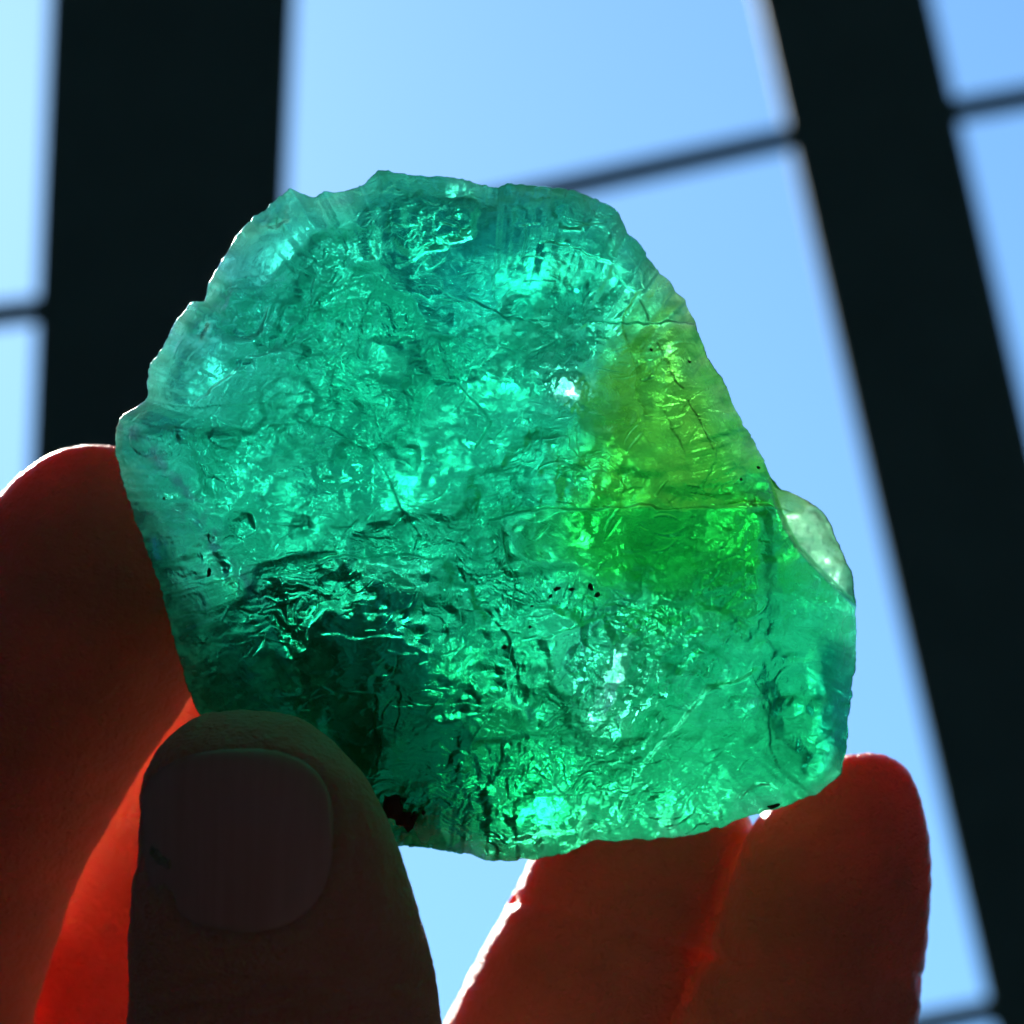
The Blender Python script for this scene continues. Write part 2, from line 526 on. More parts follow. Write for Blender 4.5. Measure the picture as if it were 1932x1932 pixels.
def unproject(u, v, h):
    d = D0 - h * (FW * D0 / 1932)
    return np.stack([(u - 966) / 1932 * FW * d, (966 - v) / 1932 * FW * d, -d], -1)


tf = np.linspace(0, 1, NR + 1)[1:]
tf = tf * .82 + .18 * (1 - (1 - tf) ** 2)
tb = np.linspace(0, 1, NB + 1)[1:]
tb = 1 - (1 - tb) ** 1.25


def polar(ts):
    u = CU + np.outer(ts, Rt * np.cos(th))
    v = CV + np.outer(ts, Rt * np.sin(th))
    return u, v, np.outer(1 - ts, Rt)


u, v, e = polar(np.concatenate([[1e-4], tf]))
# distance from the rim measured across it, not along the spoke
drt = (np.roll(Rt, -40) - np.roll(Rt, 40)) / (80 * 2 * math.pi / NA)
cosf = Rt / np.hypot(Rt, drt)
e = e * np.clip(cosf, .5, 1)[None, :]
hf, rough_f = relief_front(u, v, e)
hf = gouges(u, v, hf, 9, 420)
hf[-1] = np.where(hf[-1] < -20, -60, 0) + 3 * fbm(th * 20, th * 0, 8, 2)
Pf = unproject(u, v, hf)
rim_h = hf[-1]
ub, vb, eb = polar(np.concatenate([[1e-4], tb[:-1]]))
eb = eb * np.clip(cosf, .5, 1)[None, :]
hb = relief_back(ub, vb, eb)
Pb = unproject(ub, vb, -hb)


def veils(u, v):
    """how milky the stone is: cloudy veils and clear windows between them"""
    m = .36 + .16 * fbm(u / 110, v / 90, 401, 3)  + .5 * blob(u, v, 260, 900, 40, 130, -10)
    wu, wv = u + 30 * fbm(u / 60, v / 60, 403, 3), v + 30 * fbm(u / 60, v / 60, 405, 3)
    for cu, cv, ru, rv, deg, a in ((600, 590, 60, 110, 25, .5), (540, 740, 120, 40, -25, .35), (820, 690, 60, 40, -20, .3), (1060, 740, 90, 90, 0, .35),
                                   (1020, 880, 130, 70, 30, .25), (700, 1000, 260, 45, -8, .3), (900, 960, 200, 40, -5, .25), (1150, 1300, 60, 130, 25, .6),
                                   (1000, 1180, 180, 50, -25, .2), (1280, 1180, 240, 50, -42, .45), (1390, 1200, 120, 30, -25, .3), (1140, 1500, 60, 140, 35, .3),
                                   (1020, 1570, 160, 30, -8, .25), (1350, 1080, 110, 60, -50, .22), (1520, 1200, 70, 40, -30, .3), (400, 640, 50, 100, 25, .3),
                                   (800, 350, 110, 22, 5, .35), (1290, 590, 30, 60, -30, .3), (1530, 1020, 30, 90, -28, .5), (250, 850, 25, 90, 0, .3),
                                   (860, 1120, 60, 60, 0, .3), (560, 860, 110, 50, 0, .2), (1270, 780, 160, 190, 0, .45), (1190, 1040, 200, 90, 0, -.12), (400, 1200, 110, 220, -25, .35), (1400, 1410, 150, 100, -20, .3)):
        m = m + a * blob(wu, wv, cu, cv, ru, rv, deg)
    for cu, cv, ru, rv, deg, a in ((700, 1170, 190, 90, 0, .3), (760, 1400, 200, 150, 20, .35), (880, 560, 70, 60, 0, .14), (1165, 790, 25, 110, 5, .2),
                                   (1430, 880, 40, 110, -30, .22), (1585, 1330, 50, 150, 0, .7), 
                                   (1100, 420, 120, 60, 10, .12), (1000, 1500, 150, 50, 0, .15), (470, 700, 60, 40, -30, .15), (400, 1060, 70, 190, -25, .3), (880, 520, 200, 90, 0, .25), (700, 640, 60, 30, 0, .15), (640, 880, 90, 40, -20, .15), (1060, 1010, 90, 40, 0, .2), (900, 1240, 80, 60, 0, .15)):
        m = m - a * blob(wu, wv, cu, cv, ru, rv, deg)
    return np.clip(m, .02, .9)


def zones(u, v, e):
    """colour of the fluorite itself: teal, bluish upper left, emerald below, an olive-green wedge on the right, a violet-brown seam; plus painted shade at the right end and painted bright spots"""
    wu, wv = u + 22 * fbm(u / 70, v / 70, 501, 4), v + 22 * fbm(u / 70, v / 70, 505, 4)
    c = np.ones(u.shape + (3,)) * np.array([.56, .94, .90])

    def lay(c, k, col):
        k = np.clip(k, 0, 1)[..., None]
        return c * (1 - k) + k * np.array(col)
    c = lay(c, .9 * blob(wu, wv, 420, 560, 190, 270, 25), (.74, .84, 1.0))
    c = lay(c, .5 * blob(wu, wv, 880, 560, 120, 90), (.40, .84, 1.0))
    c = lay(c, .9 * sstep(1000, 1450, wv), (.44, .95, .70))
    c = lay(c, .97 * np.clip(1.25 * blob(wu, wv, 1250, 1010, 260, 150, 8, 1.5), 0, 1) * sstep(951, 957, v + 2 * fbm(u / 30, v * 0, 3, 2)), (.28, .76, .30))
    c = lay(c, .97 * sstep(1530, 1562, u + 8 * fbm(u / 20, v / 20, 531, 3)) * sstep(1190, 1240, v + .5 * (1600 - u)) * sstep(1470, 1440, v), (.07, .33, .36))  # shade of the dark right end, painted into the zone colour
    c = lay(c, .8 * blob(u, v, 1069, 738, 44, 38) + .8 * blob(u, v, 1150, 1290, 30, 90, 20), (1, 1, 1))  # white painted in to brighten the two sun hot spots
    c = lay(c, .7 * blob(wu, wv, 760, 1400, 260, 190, 20, 1.5), (.30, .78, .46))
    c = lay(c, .6 * blob(wu, wv, 420, 1200, 110, 260, -25), (.34, .76, .70))
    k = sstep(1060, 1190, wu + .35 * (wv - 780)) * sstep(540, 640, v + 12 * fbm(u / 40, v / 40, 511, 3)) * sstep(962, 952, v + 2 * fbm(u / 30, v * 0, 3, 2))
    c = lay(c, k, (.92, .76, .30))
    c = lay(c, .6 * k * sstep(-.6, .9, fbm(wu / 90, wv / 90, 513, 2)), (.60, .86, .34))
    c = lay(c, .8 * blob(wu, wv, 1260, 560, 110, 70, -40), (.92, .86, .55))
    c = lay(c, .8 * k * sstep(90, 10, e), (.35, .88, .55))
    c = lay(c, .85 * sstep(75, 6, e) * (1 - blob(u, v, 1590, 1330, 70, 130, 0, 2)) * sstep(-.5, .5, fbm(u / 50, v / 50, 521, 2)), (.95, .93, .86))
    c = lay(c, .95 * blob(wu, wv, 1545, 1020, 60, 110, -25, 1.5), (.86, .93, .78))
    d, s_, a = poly_dist(wu, wv, [(245, 770), (290, 840), (335, 925), (385, 985), (430, 1060), (480, 1130)])
    c = lay(c, .85 * np.exp(-(d / 17) ** 2) * sstep(-.6, .3, fbm(u / 30, v / 30, 523, 3)), (.95, .42, .62))
    for cu, cv, r in ((270, 740, 18), (330, 960, 20), (400, 1060, 26), (1560, 1100, 14), (640, 372, 26), (1440, 1330, 20), (500, 395, 16)):
        c = lay(c, .7 * blob(wu, wv, cu, cv, r, r * .7, -40), (.85, .62, .72))
    return c


FAR = []
for cu, cv, r, st, sl in PRISMS:
    L_ = math.hypot(cu + 450.0, cv + 60.0)
    sh = 370 * math.tan(math.atan(sl) - math.asin(math.sin(math.atan(sl)) / 1.43))
    FAR.append((cu - sh * (cu + 450) / L_, cv - sh * (cv + 60) / L_, r, st, sl))
milk_b = veils(ub, vb) * (.8 + .55 * chips(ub / 26, vb / 15, 411, 1.2, .4) + .35 * fbm(ub / 45, vb / 28, 413, 3))
s1x, s1y = rot(ub + 20 * fbm(ub / 60, vb / 60, 451, 2), vb + 20 * fbm(ub / 60, vb / 60, 453, 2), -52)
fan = blob(ub, vb, 1300, 1190, 280, 260, 0) + blob(ub, vb, 480, 590, 180, 230)
hot = hot_spots(ub, vb, True)
milk_b = milk_b * (1 + np.clip(fan, 0, 1) * 1.3 * chips(s1x / 120, s1y / 17, 455, 1.3, .3)) + .10 * np.clip(fan, 0, 1)
milk_b = np.clip(milk_b, .01, .95) * (1 - .8 * np.clip(sum(blob(ub, vb, p_[0], p_[1], p_[2] * 1.1, p_[2] * p_[3] * 1.1, 20, 2) for p_ in FAR), 0, 1))
milk_b = milk_b * (1 - hot) + .10 * hot
glow = 0
for cu, cv, ru, rv, deg, a_ in ((1150, 1295, 44, 100, 20, .45), (1250, 1320, 230, 60, -42, .24), (1390, 1185, 110, 30, -25, .26), (1110, 1500, 60, 120, 35, .20), (600, 590, 45, 80, 30, .26),
                                (530, 740, 90, 40, -30, .22), (815, 690, 60, 30, -15, .2), (1060, 735, 95, 85, 0, .32), (700, 1000, 220, 40, -5, .18), (1340, 1125, 120, 40, -52, .14),
                                (1020, 870, 110, 70, 20, .12), (860, 1100, 60, 50, 0, .12), (1040, 1560, 150, 30, -5, .12)):
    glow = glow + a_ * blob(ub, vb, cu, cv, ru, rv, deg)
frost_b = np.clip(.16 - .07 * blob(ub, vb, 950, 500, 260, 130) - .05 * blob(ub, vb, 900, 620, 140, 60) + glow + .10 * fbm(ub / 60, vb / 60, 421, 3) * .6 - .05 * sum(blob(ub, vb, p_[0], p_[1], p_[2] * 1.3, p_[2] * p_[3] * 1.3, 20) for p_ in FAR), .07, .95)
frost_b = frost_b * (1 - hot) + .24 * hot
milk_f = np.clip(.42 * veils(u, v) * (1 + .8 * fbm(u / 24, v / 14, 431, 3)) + .06, .02, .6)
milk_f = milk_f + .40 * sstep(50, 0, e) * sstep(-.3, .5, fbm(u / 25, v / 25, 433, 3)) + .35 * (hf < -40) * blob(u, v, 1530, 1010, 90, 140)
frost_f = np.clip(.05 + .05 * fbm(u / 40, v / 40, 441, 3) + .16 * blob(u, v, 400, 1230, 110, 230, -25) + .08 * blob(u, v, 1420, 1420, 140, 110), .015, .5)
nf = (NR + 1)
nb = NB
co = np.concatenate([Pf.reshape(-1, 3), Pb.reshape(-1, 3)])


def grid(n_r, n_a, off, flip):
    i = np.arange(n_r - 1)[:, None] * n_a
    j = np.arange(n_a)[None, :]
    j2 = (j + 1) % n_a
    a, b, c, d = i + j, i + j2, i + n_a + j2, i + n_a + j
    q = np.stack([a, d, c, b] if not flip else [a, b, c, d], -1).reshape(-1, 4)
    return q + off


qf = grid(nf, NA, 0, True)
qb = grid(nb, NA, nf * NA, False)
j = np.arange(NA)
last_b = nf * NA + (nb - 1) * NA
last_f = (nf - 1) * NA
qr = np.stack([last_b + j, last_f + j, last_f + (j + 1) % NA, last_b + (j + 1) % NA], -1)
# the two poles are closed by collapsing their first ring onto a fan
cen_f, cen_b = len(co), len(co) + 1
co = np.concatenate([co, Pf[0].mean(0)[None], Pb[0].mean(0)[None]])
tris = np.concatenate([np.stack([np.full(NA, cen_f), (j + 1) % NA, j], -1), np.stack([np.full(NA, cen_b), nf * NA + j, nf * NA + (j + 1) % NA], -1)])
quads = np.concatenate([qf, qb, qr])

SD = FW * D0 / 1932


def stone_mat(name):
    """milkiness (share of white veils) and frosting (roughness) are stored per point of the stone"""
    m, t, out = nodes_of(name)
    L = t.links.new
    tc = N(t, 'ShaderNodeTexCoord')
    n1 = N(t, 'ShaderNodeTexNoise', i_Scale=75.0, i_Detail=5.0)
    L(tc.outputs['Object'], n1.inputs['Vector'])
    # the stone's colour zones, with the painted shade and bright spots, are stored per point
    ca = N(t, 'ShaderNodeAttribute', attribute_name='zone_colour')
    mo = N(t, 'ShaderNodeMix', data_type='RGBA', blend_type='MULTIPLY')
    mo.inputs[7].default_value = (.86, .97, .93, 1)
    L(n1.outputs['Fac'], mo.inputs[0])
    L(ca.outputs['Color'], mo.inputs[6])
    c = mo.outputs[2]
    dk = N(t, 'ShaderNodeMix', data_type='RGBA', blend_type='MULTIPLY')
    dk.inputs[0].default_value = 1.0
    dk.inputs[7].default_value = (.74, .74, .74, 1)
    L(c, dk.inputs[6])
    tint = dk.outputs[2]
    # clear / milky
    n2 = N(t, 'ShaderNodeTexNoise', i_Scale=170.0, i_Detail=8.0, i_Roughness=.62, i_Distortion=1.2)
    L(tc.outputs['Object'], n2.inputs['Vector'])
    cl = N(t, 'ShaderNodeAttribute', attribute_name='milkiness')
    k1 = N(t, 'ShaderNodeMath', operation='SUBTRACT')
    k1.inputs[1].default_value = .5
    L(n2.outputs['Fac'], k1.inputs[0])
    k2 = N(t, 'ShaderNodeMath', operation='MULTIPLY')
    k2.inputs[1].default_value = 2.2
    L(k1.outputs[0], k2.inputs[0])
    k3 = N(t, 'ShaderNodeMath', operation='ADD')
    k3.inputs[1].default_value = 1.0
    L(k2.outputs[0], k3.inputs[0])
    mr = N(t, 'ShaderNodeMath', operation='MULTIPLY', use_clamp=True)
    L(cl.outputs['Fac'], mr.inputs[0])
    L(k3.outputs[0], mr.inputs[1])
    ro = N(t, 'ShaderNodeAttribute', attribute_name='frosting')
    # fine relief
    n3 = N(t, 'ShaderNodeTexNoise', i_Scale=900.0, i_Detail=6.0, i_Roughness=.6, i_Distortion=.8)
    L(tc.outputs['Object'], n3.inputs['Vector'])
    bp = N(t, 'ShaderNodeBump', i_Strength=.4, i_Distance=0.0004)
    L(n3.outputs['Fac'], bp.inputs['Height'])
    gl = N(t, 'ShaderNodeBsdfGlass', i_IOR=1.43)
    L(ro.outputs['Fac'], gl.inputs['Roughness'])
    L(tint, gl.inputs['Color'])
    L(bp.outputs[0], gl.inputs['Normal'])
    tr = N(t, 'ShaderNodeBsdfTranslucent')
    L(tint, tr.inputs['Color'])
    L(bp.outputs[0], tr.inputs['Normal'])
    mx = N(t, 'ShaderNodeMixShader')
    L(mr.outputs[0], mx.inputs[0])
    L(gl.outputs[0], mx.inputs[1])
    L(tr.outputs[0], mx.inputs[2])
    L(mx.outputs[0], out.inputs['Surface'])
    va = N(t, 'ShaderNodeVolumeAbsorption', i_Density=205.0)
    va.inputs['Color'].default_value = (0.0, .77, .645, 1)
    L(va.outputs[0], out.inputs['Volume'])
    return m


M_STONE = stone_mat('fluorite')

stone_root = link(bpy.data.objects.new('green_crystal', None))
stone_root.matrix_world = RIG @ Matrix.Translation((0, 0, -D0))
tag(stone_root, 'rough translucent green crystal with a yellow-green patch, held up to the sun between the fingertips', 'crystal')
me = mesh_np('crystal_body', co + np.array([0, 0, D0]), quads, [M_STONE], True, None, tris)
for nm_, f_, b_ in (('milkiness', milk_f, milk_b), ('frosting', frost_f, frost_b)):
    fa = me.attributes.new(nm_, 'FLOAT', 'POINT')
    fa.data.foreach_set('value', np.concatenate([f_.ravel(), b_.ravel(), [f_[0, 0], b_[0, 0]]]).astype(np.float32))
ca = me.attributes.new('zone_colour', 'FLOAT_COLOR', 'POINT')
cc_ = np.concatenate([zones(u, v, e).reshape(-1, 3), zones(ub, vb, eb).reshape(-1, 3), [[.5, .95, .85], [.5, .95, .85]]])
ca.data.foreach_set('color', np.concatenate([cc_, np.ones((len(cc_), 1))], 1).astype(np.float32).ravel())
body = link(bpy.data.objects.new('crystal_body', me), stone_root)

# dark specks, cracks
M_SPECK = mat_plain('iron_stain', (.07, .022, .010), .5, 300, .4)
m, t, out = nodes_of('crack_wall')
b_ = N(t, 'ShaderNodeBsdfDiffuse')
b_.inputs[0].default_value = (.005, .03, .012, 1)
tr_ = N(t, 'ShaderNodeBsdfTransparent')
mx_ = N(t, 'ShaderNodeMixShader')
no_ = N(t, 'ShaderNodeTexNoise', i_Scale=900.0)
t.links.new(no_.outputs[0], mx_.inputs[0])
t.links.new(b_.outputs[0], mx_.inputs[2])
t.links.new(tr_.outputs[0], mx_.inputs[1])
t.links.new(mx_.outputs[0], out.inputs[0])
M_CRACK = m


def front_h(uu, vv):
    """height of the near face at a picture point, read from the stone's own grid"""
    a = math.atan2(vv - CV, uu - CU)
    ja = int(round((a + math.pi) / (2 * math.pi) * NA)) % NA
    r_ = math.hypot(uu - CU, vv - CV) / Rt[ja]
    ir = int(np.clip(np.searchsorted(tf, r_), 0, NR - 1)) + 1
    return hf[ir, ja]


def speck(uu, vv, ru, rv, deg, seed, proud=1.5):
    rs = np.random.RandomState(seed)
    bm = bmesh.new()
    bmesh.ops.create_icosphere(bm, subdivisions=2, radius=1.0)
    hh = front_h(uu, vv) + proud
    c = unproject(np.array(float(uu)), np.array(float(vv)), np.array(hh)) + np.array([0, 0, D0])
    for w in bm.verts:
        k = 1 + .35 * rs.uniform(-1, 1)
        x, y = w.co.x * ru * SD * k, w.co.y * rv * SD * k
        cc, ss = math.cos(R(deg)), math.sin(R(deg))
        w.co = Vector((x * cc - y * ss, x * ss + y * cc, w.co.z * min(ru, rv) * SD * .6)) + Vector(c)
    me = bpy.data.meshes.new('mineral_speck')
    bm.to_mesh(me)
    bm.free()
    me.materials.append(M_SPECK)
    return link(bpy.data.objects.new('mineral_speck', me), stone_root)


for i, s_ in enumerate([(1051, 1111, 7, 3.5, 20), (1078, 1112, 8, 3, 0), (1114, 1108, 5, 9, 20), (1126, 1123, 7, 4, 30), (1038, 1126, 5, 3, 50),
                        (1003, 1143, 4, 2.5, 0), (951, 1221, 5, 4, 0), (1000, 1183, 3, 2.5, 0), (742, 1520, 26, 22, 60), (765, 1545, 15, 20, 10),
                        (783, 1540, 10, 6, 70), (798, 1531, 4, 9, 30), (1461, 1519, 13, 5, 20), (395, 1080, 4, 9, -10), (310, 940, 3, 3, 0),
                        (1430, 882, 4, 3, 0), (1398, 905, 3, 3, 0), (1300, 683, 4, 3, 0), (1228, 660, 3, 3, 0)]):
    speck(*s_, seed=i)


def crack(pts, depth, name='crack'):
    """a thin crack running into the stone: a double-walled blade along pts"""
    vs, fs = [], []
    w = .75
    for i, (x, y) in enumerate(pts):
        hh = front_h(x, y) - 3
        ww = w * (0.25 if i in (0, len(pts) - 1) else 1)
        for s, hd in ((-ww, hh), (ww, hh), (ww * .3, hh - depth), (-ww * .3, hh - depth)):
            vs.append(unproject(np.array(x + s), np.array(y + .0), np.array(hd)) + np.array([0, 0, D0]))
    for i in range(len(pts) - 1):
        a, b = i * 4, i * 4 + 4
        fs += [(a, a + 1, b + 1, b), (a + 1, a + 2, b + 2, b + 1), (a + 2, a + 3, b + 3, b + 2), (a + 3, a, b, b + 3)]
    k = (len(pts) - 1) * 4
    fs += [(0, 3, 2, 1), (k, k + 1, k + 2, k + 3)]
    me = bpy.data.meshes.new(name)
    me.from_pydata([tuple(p) for p in vs], [], fs)
    me.materials.append(M_CRACK)
    return link(bpy.data.objects.new(name, me), stone_root)


for pts in ([(1237, 648), (1250, 672), (1258, 684), (1262, 700), (1270, 718), (1288, 735)], [(1216, 650), (1206, 668)], [(1199, 680), (1210, 703)],
            [(1228, 703), (1216, 722), (1205, 712)], [(1204, 566), (1215, 587), (1222, 607)], [(1296, 756), (1318, 793), (1332, 822), (1346, 850)],
            [(1250, 775), (1262, 795), (1266, 806)], [(1262, 806), (1280, 830), (1293, 858)], [(1295, 765), (1283, 778)], [(1335, 772), (1350, 762), (1362, 758)]):
    crack(pts, 14)

# ------------------------------------------------------------------ the hand
# every finger is a stack of oval rings: (v, left, right, distance); half depth = k * half width
THUMB = [(1337, 452, 462, .2220), (1342, 405, 515, .2205), (1352, 370, 560, .2190), (1375, 335, 600, .2178), (1402, 306, 632, .2168), (1450, 276, 678, .2160),
         (1505, 263, 712, .2155), (1565, 262, 742, .2150), (1640, 258, 766, .2150), (1720, 246, 791, .2155), (1810, 243, 815, .2160),
         (1932, 243, 833, .2170), (2100, 235, 850, .2190), (2350, 200, 880, .2230), (2700, 150, 980, .2290), (3000, 150, 1150, .2350)]
INDEX = [(838, 178, 192, .2475), (843, 130, 232, .2478), (856, 95, 268, .2482), (880, 58, 305, .2488), (930, 2, 350, .2492), (1000, -45, 400, .2495),
         (1100, -80, 440, .2500), (1200, -95, 432, .2505), (1300, -112, 370, .2510), (1350, -130, 338, .2515), (1430, -160, 282, .2520), (1560, -215, 205, .2540),
         (1640, -250, 158, .2555), (1700, -275, 133, .2565), (1800, -305, 100, .2590), (1932, -340, 62, .2620), (2200, -370, 60, .2690), (2600, -300, 180, .2740), (3000, -200, 420, .2700)]
MIDDLE = [(1035, 590, 600, .2575), (1045, 540, 655, .2578), (1080, 470, 715, .2582), (1160, 410, 770, .2595), (1300, 345, 800, .2615), (1400, 262, 800, .2635),
          (1550, 140, 745, .2660), (1700, 60, 610, .2680), (1932, -40, 520, .2700), (2300, -60, 500, .2750), (2700, -20, 560, .2760), (3000, 50, 650, .2720)]
RING = [(1440, 1215, 1230, .2530), (1450, 1160, 1290, .2535), (1480, 1100, 1365, .2545), (1540, 1040, 1415, .2560), (1625, 998, 1424, .2570), (1700, 960, 1402, .2580),
        (1800, 905, 1366, .2590), (1932, 836, 1322, .2600), (2200, 700, 1200, .2650), (2600, 500, 1000, .2720), (3000, 400, 900, .2700)]
LITTLE = [(1421, 1632, 1646, .2470), (1427, 1590, 1678, .2472), (1445, 1550, 1705, .2476), (1480, 1495, 1728, .2480), (1550, 1425, 1748, .2490), (1650, 1385, 1756, .2500),
          (1750, 1352, 1751, .2510), (1850, 1316, 1741, .2520), (1932, 1280, 1729, .2530), (2200, 1150, 1620, .2590), (2600, 850, 1350, .2680), (3000, 650, 1150, .2680)]
KD = {'T': .80, 'I': .84, 'M': lambda v: .72 - .42 * float(sstep(1230, 1420, v)) + .3 * float(sstep(1900, 2500, v)), 'R': .84, 'L': .84}


def dense(rings, n=110):
    a = np.array(rings, float)
    s = np.concatenate([[0], np.cumsum(np.hypot(np.diff(a[:, 0]), np.diff((a[:, 1] + a[:, 2]) / 2)) ** .7)])
    tt = np.linspace(0, s[-1], n)
    # monotone-ish cubic through the rings
    res = []
    for c in range(4):
        y = a[:, c]
        mslope = np.gradient(y, s)
        k = np.clip(np.searchsorted(s, tt, side='right') - 1, 0, len(s) - 2)
        h_ = s[k + 1] - s[k]
        x = (tt - s[k]) / h_
        y0, y1, m0, m1 = y[k], y[k + 1], mslope[k] * h_, mslope[k + 1] * h_
        res.append((2 * x ** 3 - 3 * x ** 2 + 1) * y0 + (x ** 3 - 2 * x ** 2 + x) * m0 + (-2 * x ** 3 + 3 * x ** 2) * y1 + (x ** 3 - x ** 2) * m1)
    return np.stack(res, -1)


def finger(rings, kd, seg=48, tilt=0.0):
    d = dense(rings)
    vs, fs = [], []
    for (vv, l, r, dist) in d:
        c = rp((l + r) / 2, vv, dist)
        hw = (r - l) / 2 / 1932 * FW * dist
        for q in range(seg):
            a = 2 * math.pi * q / seg
            kk = kd(vv) if callable(kd) else kd
            vs.append((c[0] + hw * math.cos(a), c[1], c[2] + hw * kk * math.sin(a)))
    n = len(d)
    for i in range(n - 1):
        for q in range(seg):
            fs.append((i * seg + q, i * seg + (q + 1) % seg, (i + 1) * seg + (q + 1) % seg, (i + 1) * seg + q))
    fs.append(tuple(range(seg))[::-1])
    fs.append(tuple((n - 1) * seg + q for q in range(seg)))
    return vs, fs


AV, AF = [], []
for rings, kd in ((THUMB, KD['T']), (INDEX, KD['I']), (MIDDLE, KD['M']), (RING, KD['R']), (LITTLE, KD['L'])):
    vs, fs = finger(rings, kd)
    o_ = len(AV)
    AV += vs
    AF += [tuple(x + o_ for x in f) for f in fs]
# palm and wrist: a flattened tube below the fingers
PALM = [(2480, 0, 1150, .262), (2560, -120, 1260, .262), (2800, -150, 1270, .262), (3200, -100, 1230, .262), (3700, 0, 1150, .262), (4200, 120, 1050, .262), (5200, 180, 980, .262)]
vs, fs = finger(PALM, .42, 64)
o_ = len(AV)
AV += vs
AF += [tuple(x + o_ for x in f) for f in fs]
me = bpy.data.meshes.new('hand')
me.from_pydata(AV, [], AF)
hand = link(bpy.data.objects.new('hand', me))
rm = hand.modifiers.new('r', 'REMESH')
rm.mode = 'VOXEL'
rm.voxel_size = 0.00045
sm = hand.modifiers.new('s', 'SMOOTH')
sm.factor = .5
sm.iterations = 6
dg = bpy.context.evaluated_depsgraph_get()
ev = hand.evaluated_get(dg)
me2 = bpy.data.meshes.new_from_object(ev)
hand.modifiers.clear()
hand.data = me2
bpy.data.meshes.remove(me)
nv = len(me2.vertices)
P = np.empty(nv * 3, np.float32)
me2.vertices.foreach_get('co', P)
P = P.reshape(-1, 3).astype(np.float64)
NN = np.empty(nv * 3, np.float32)
me2.vertices.foreach_get('normal', NN)
NN = NN.reshape(-1, 3)
D_ = -P[:, 2]
U = 966 + P[:, 0] / (FW * D_) * 1932
V = 966 - P[:, 1] / (FW * D_) * 1932

# nail outline on the thumb (centre, half sizes, lean)
NC = (445.0, 1588.0)


def nail_r(u, v):
    x, y = rot(u - NC[0], v - NC[1], -3)
    y = y + .00045 * (x * x)
    hx = 186 - 12 * np.clip(y / 180, -1, 1)
    k = np.where(y < 0, 2.3, 3.0)
    return (np.abs(x / hx) ** k + np.abs(y / 176) ** k) ** (1 / k), x, y


MM = 0.001
nr, nx, ny = nail_r(U, V)
front = (NN[:, 2] > .05) & (D_ < .224) & (U < 860)
f = front.astype(float)
disp = np.zeros(nv)
disp += f * (-.14 * MM) * sstep(1.04, .97, nr)                          # bed under the plate
disp += f * (.16 * MM) * np.exp(-((nr - 1.12) / .07) ** 2) * sstep(-60, 60, ny + np.abs(nx) * .5)   # fold round sides and root
disp += f * (-.05 * MM) * np.exp(-((nr - 1.03) / .02) ** 2)
disp += f * .16 * MM * fbm(U / 9, V / 9, 331, 3) * np.exp(-((nr - 1.06) / .05) ** 2) * sstep(20, 120, ny)
disp += f * .05 * MM * chips(U / 14, V / 9, 335, 1.2, .4) * sstep(.98, 1.05, nr)
# creases over the thumb knuckle
for k, (cv, dep, wd, bend) in enumerate([(1840, .22, 9, -30), (1875, .28, 11, -45), (1912, .22, 9, -60), (1815, .12, 7, -20), (1955, .3, 11, -60), (1795, .08, 6, 0), (2000, .25, 10, -40)]):
    line = cv + bend * ((U - 560) / 260) ** 2 * -1 + 9 * vnoise(U / 60, U * 0 + k, 3)
    disp += f * (-2.6 * dep * MM) * np.exp(-((V - line) / (1.3 * wd)) ** 2) * sstep(850, 700, U) * sstep(240, 340, U)
disp += f * .10 * MM * fbm(U / 55, V / 40, 301, 4) * sstep(.95, 1.15, nr)
# joint creases of the fingers seen from the palm side
back = (D_ > .235) & (NN[:, 2] > 0)
for cu, cv, sl_, dep in ((120, 1500, .35, .35), (60, 1545, .35, .2), (1180, 1760, .3, .4), (1560, 1830, .12, .4), (1560, 1855, .12, .25)):
    m_ = sstep(330, 240, np.abs(U - cu))
    disp += back * m_ * (-dep * MM) * np.exp(-((V - cv - (U - cu) * sl_) / 14) ** 2)
disp += .08 * MM * fbm(P[:, 0] * 900, P[:, 1] * 900 + P[:, 2] * 500, 311, 3)
P = P + NN * disp[:, None]
me2.vertices.foreach_set('co', P.astype(np.float32).ravel())
me2.update()
me2.polygons.foreach_set('use_smooth', np.ones(len(me2.polygons), bool))
hand.matrix_world = RIG
tag(hand, 'left hand with red backlit fingers pinching the green crystal, thumbnail towards the viewer', 'hand')


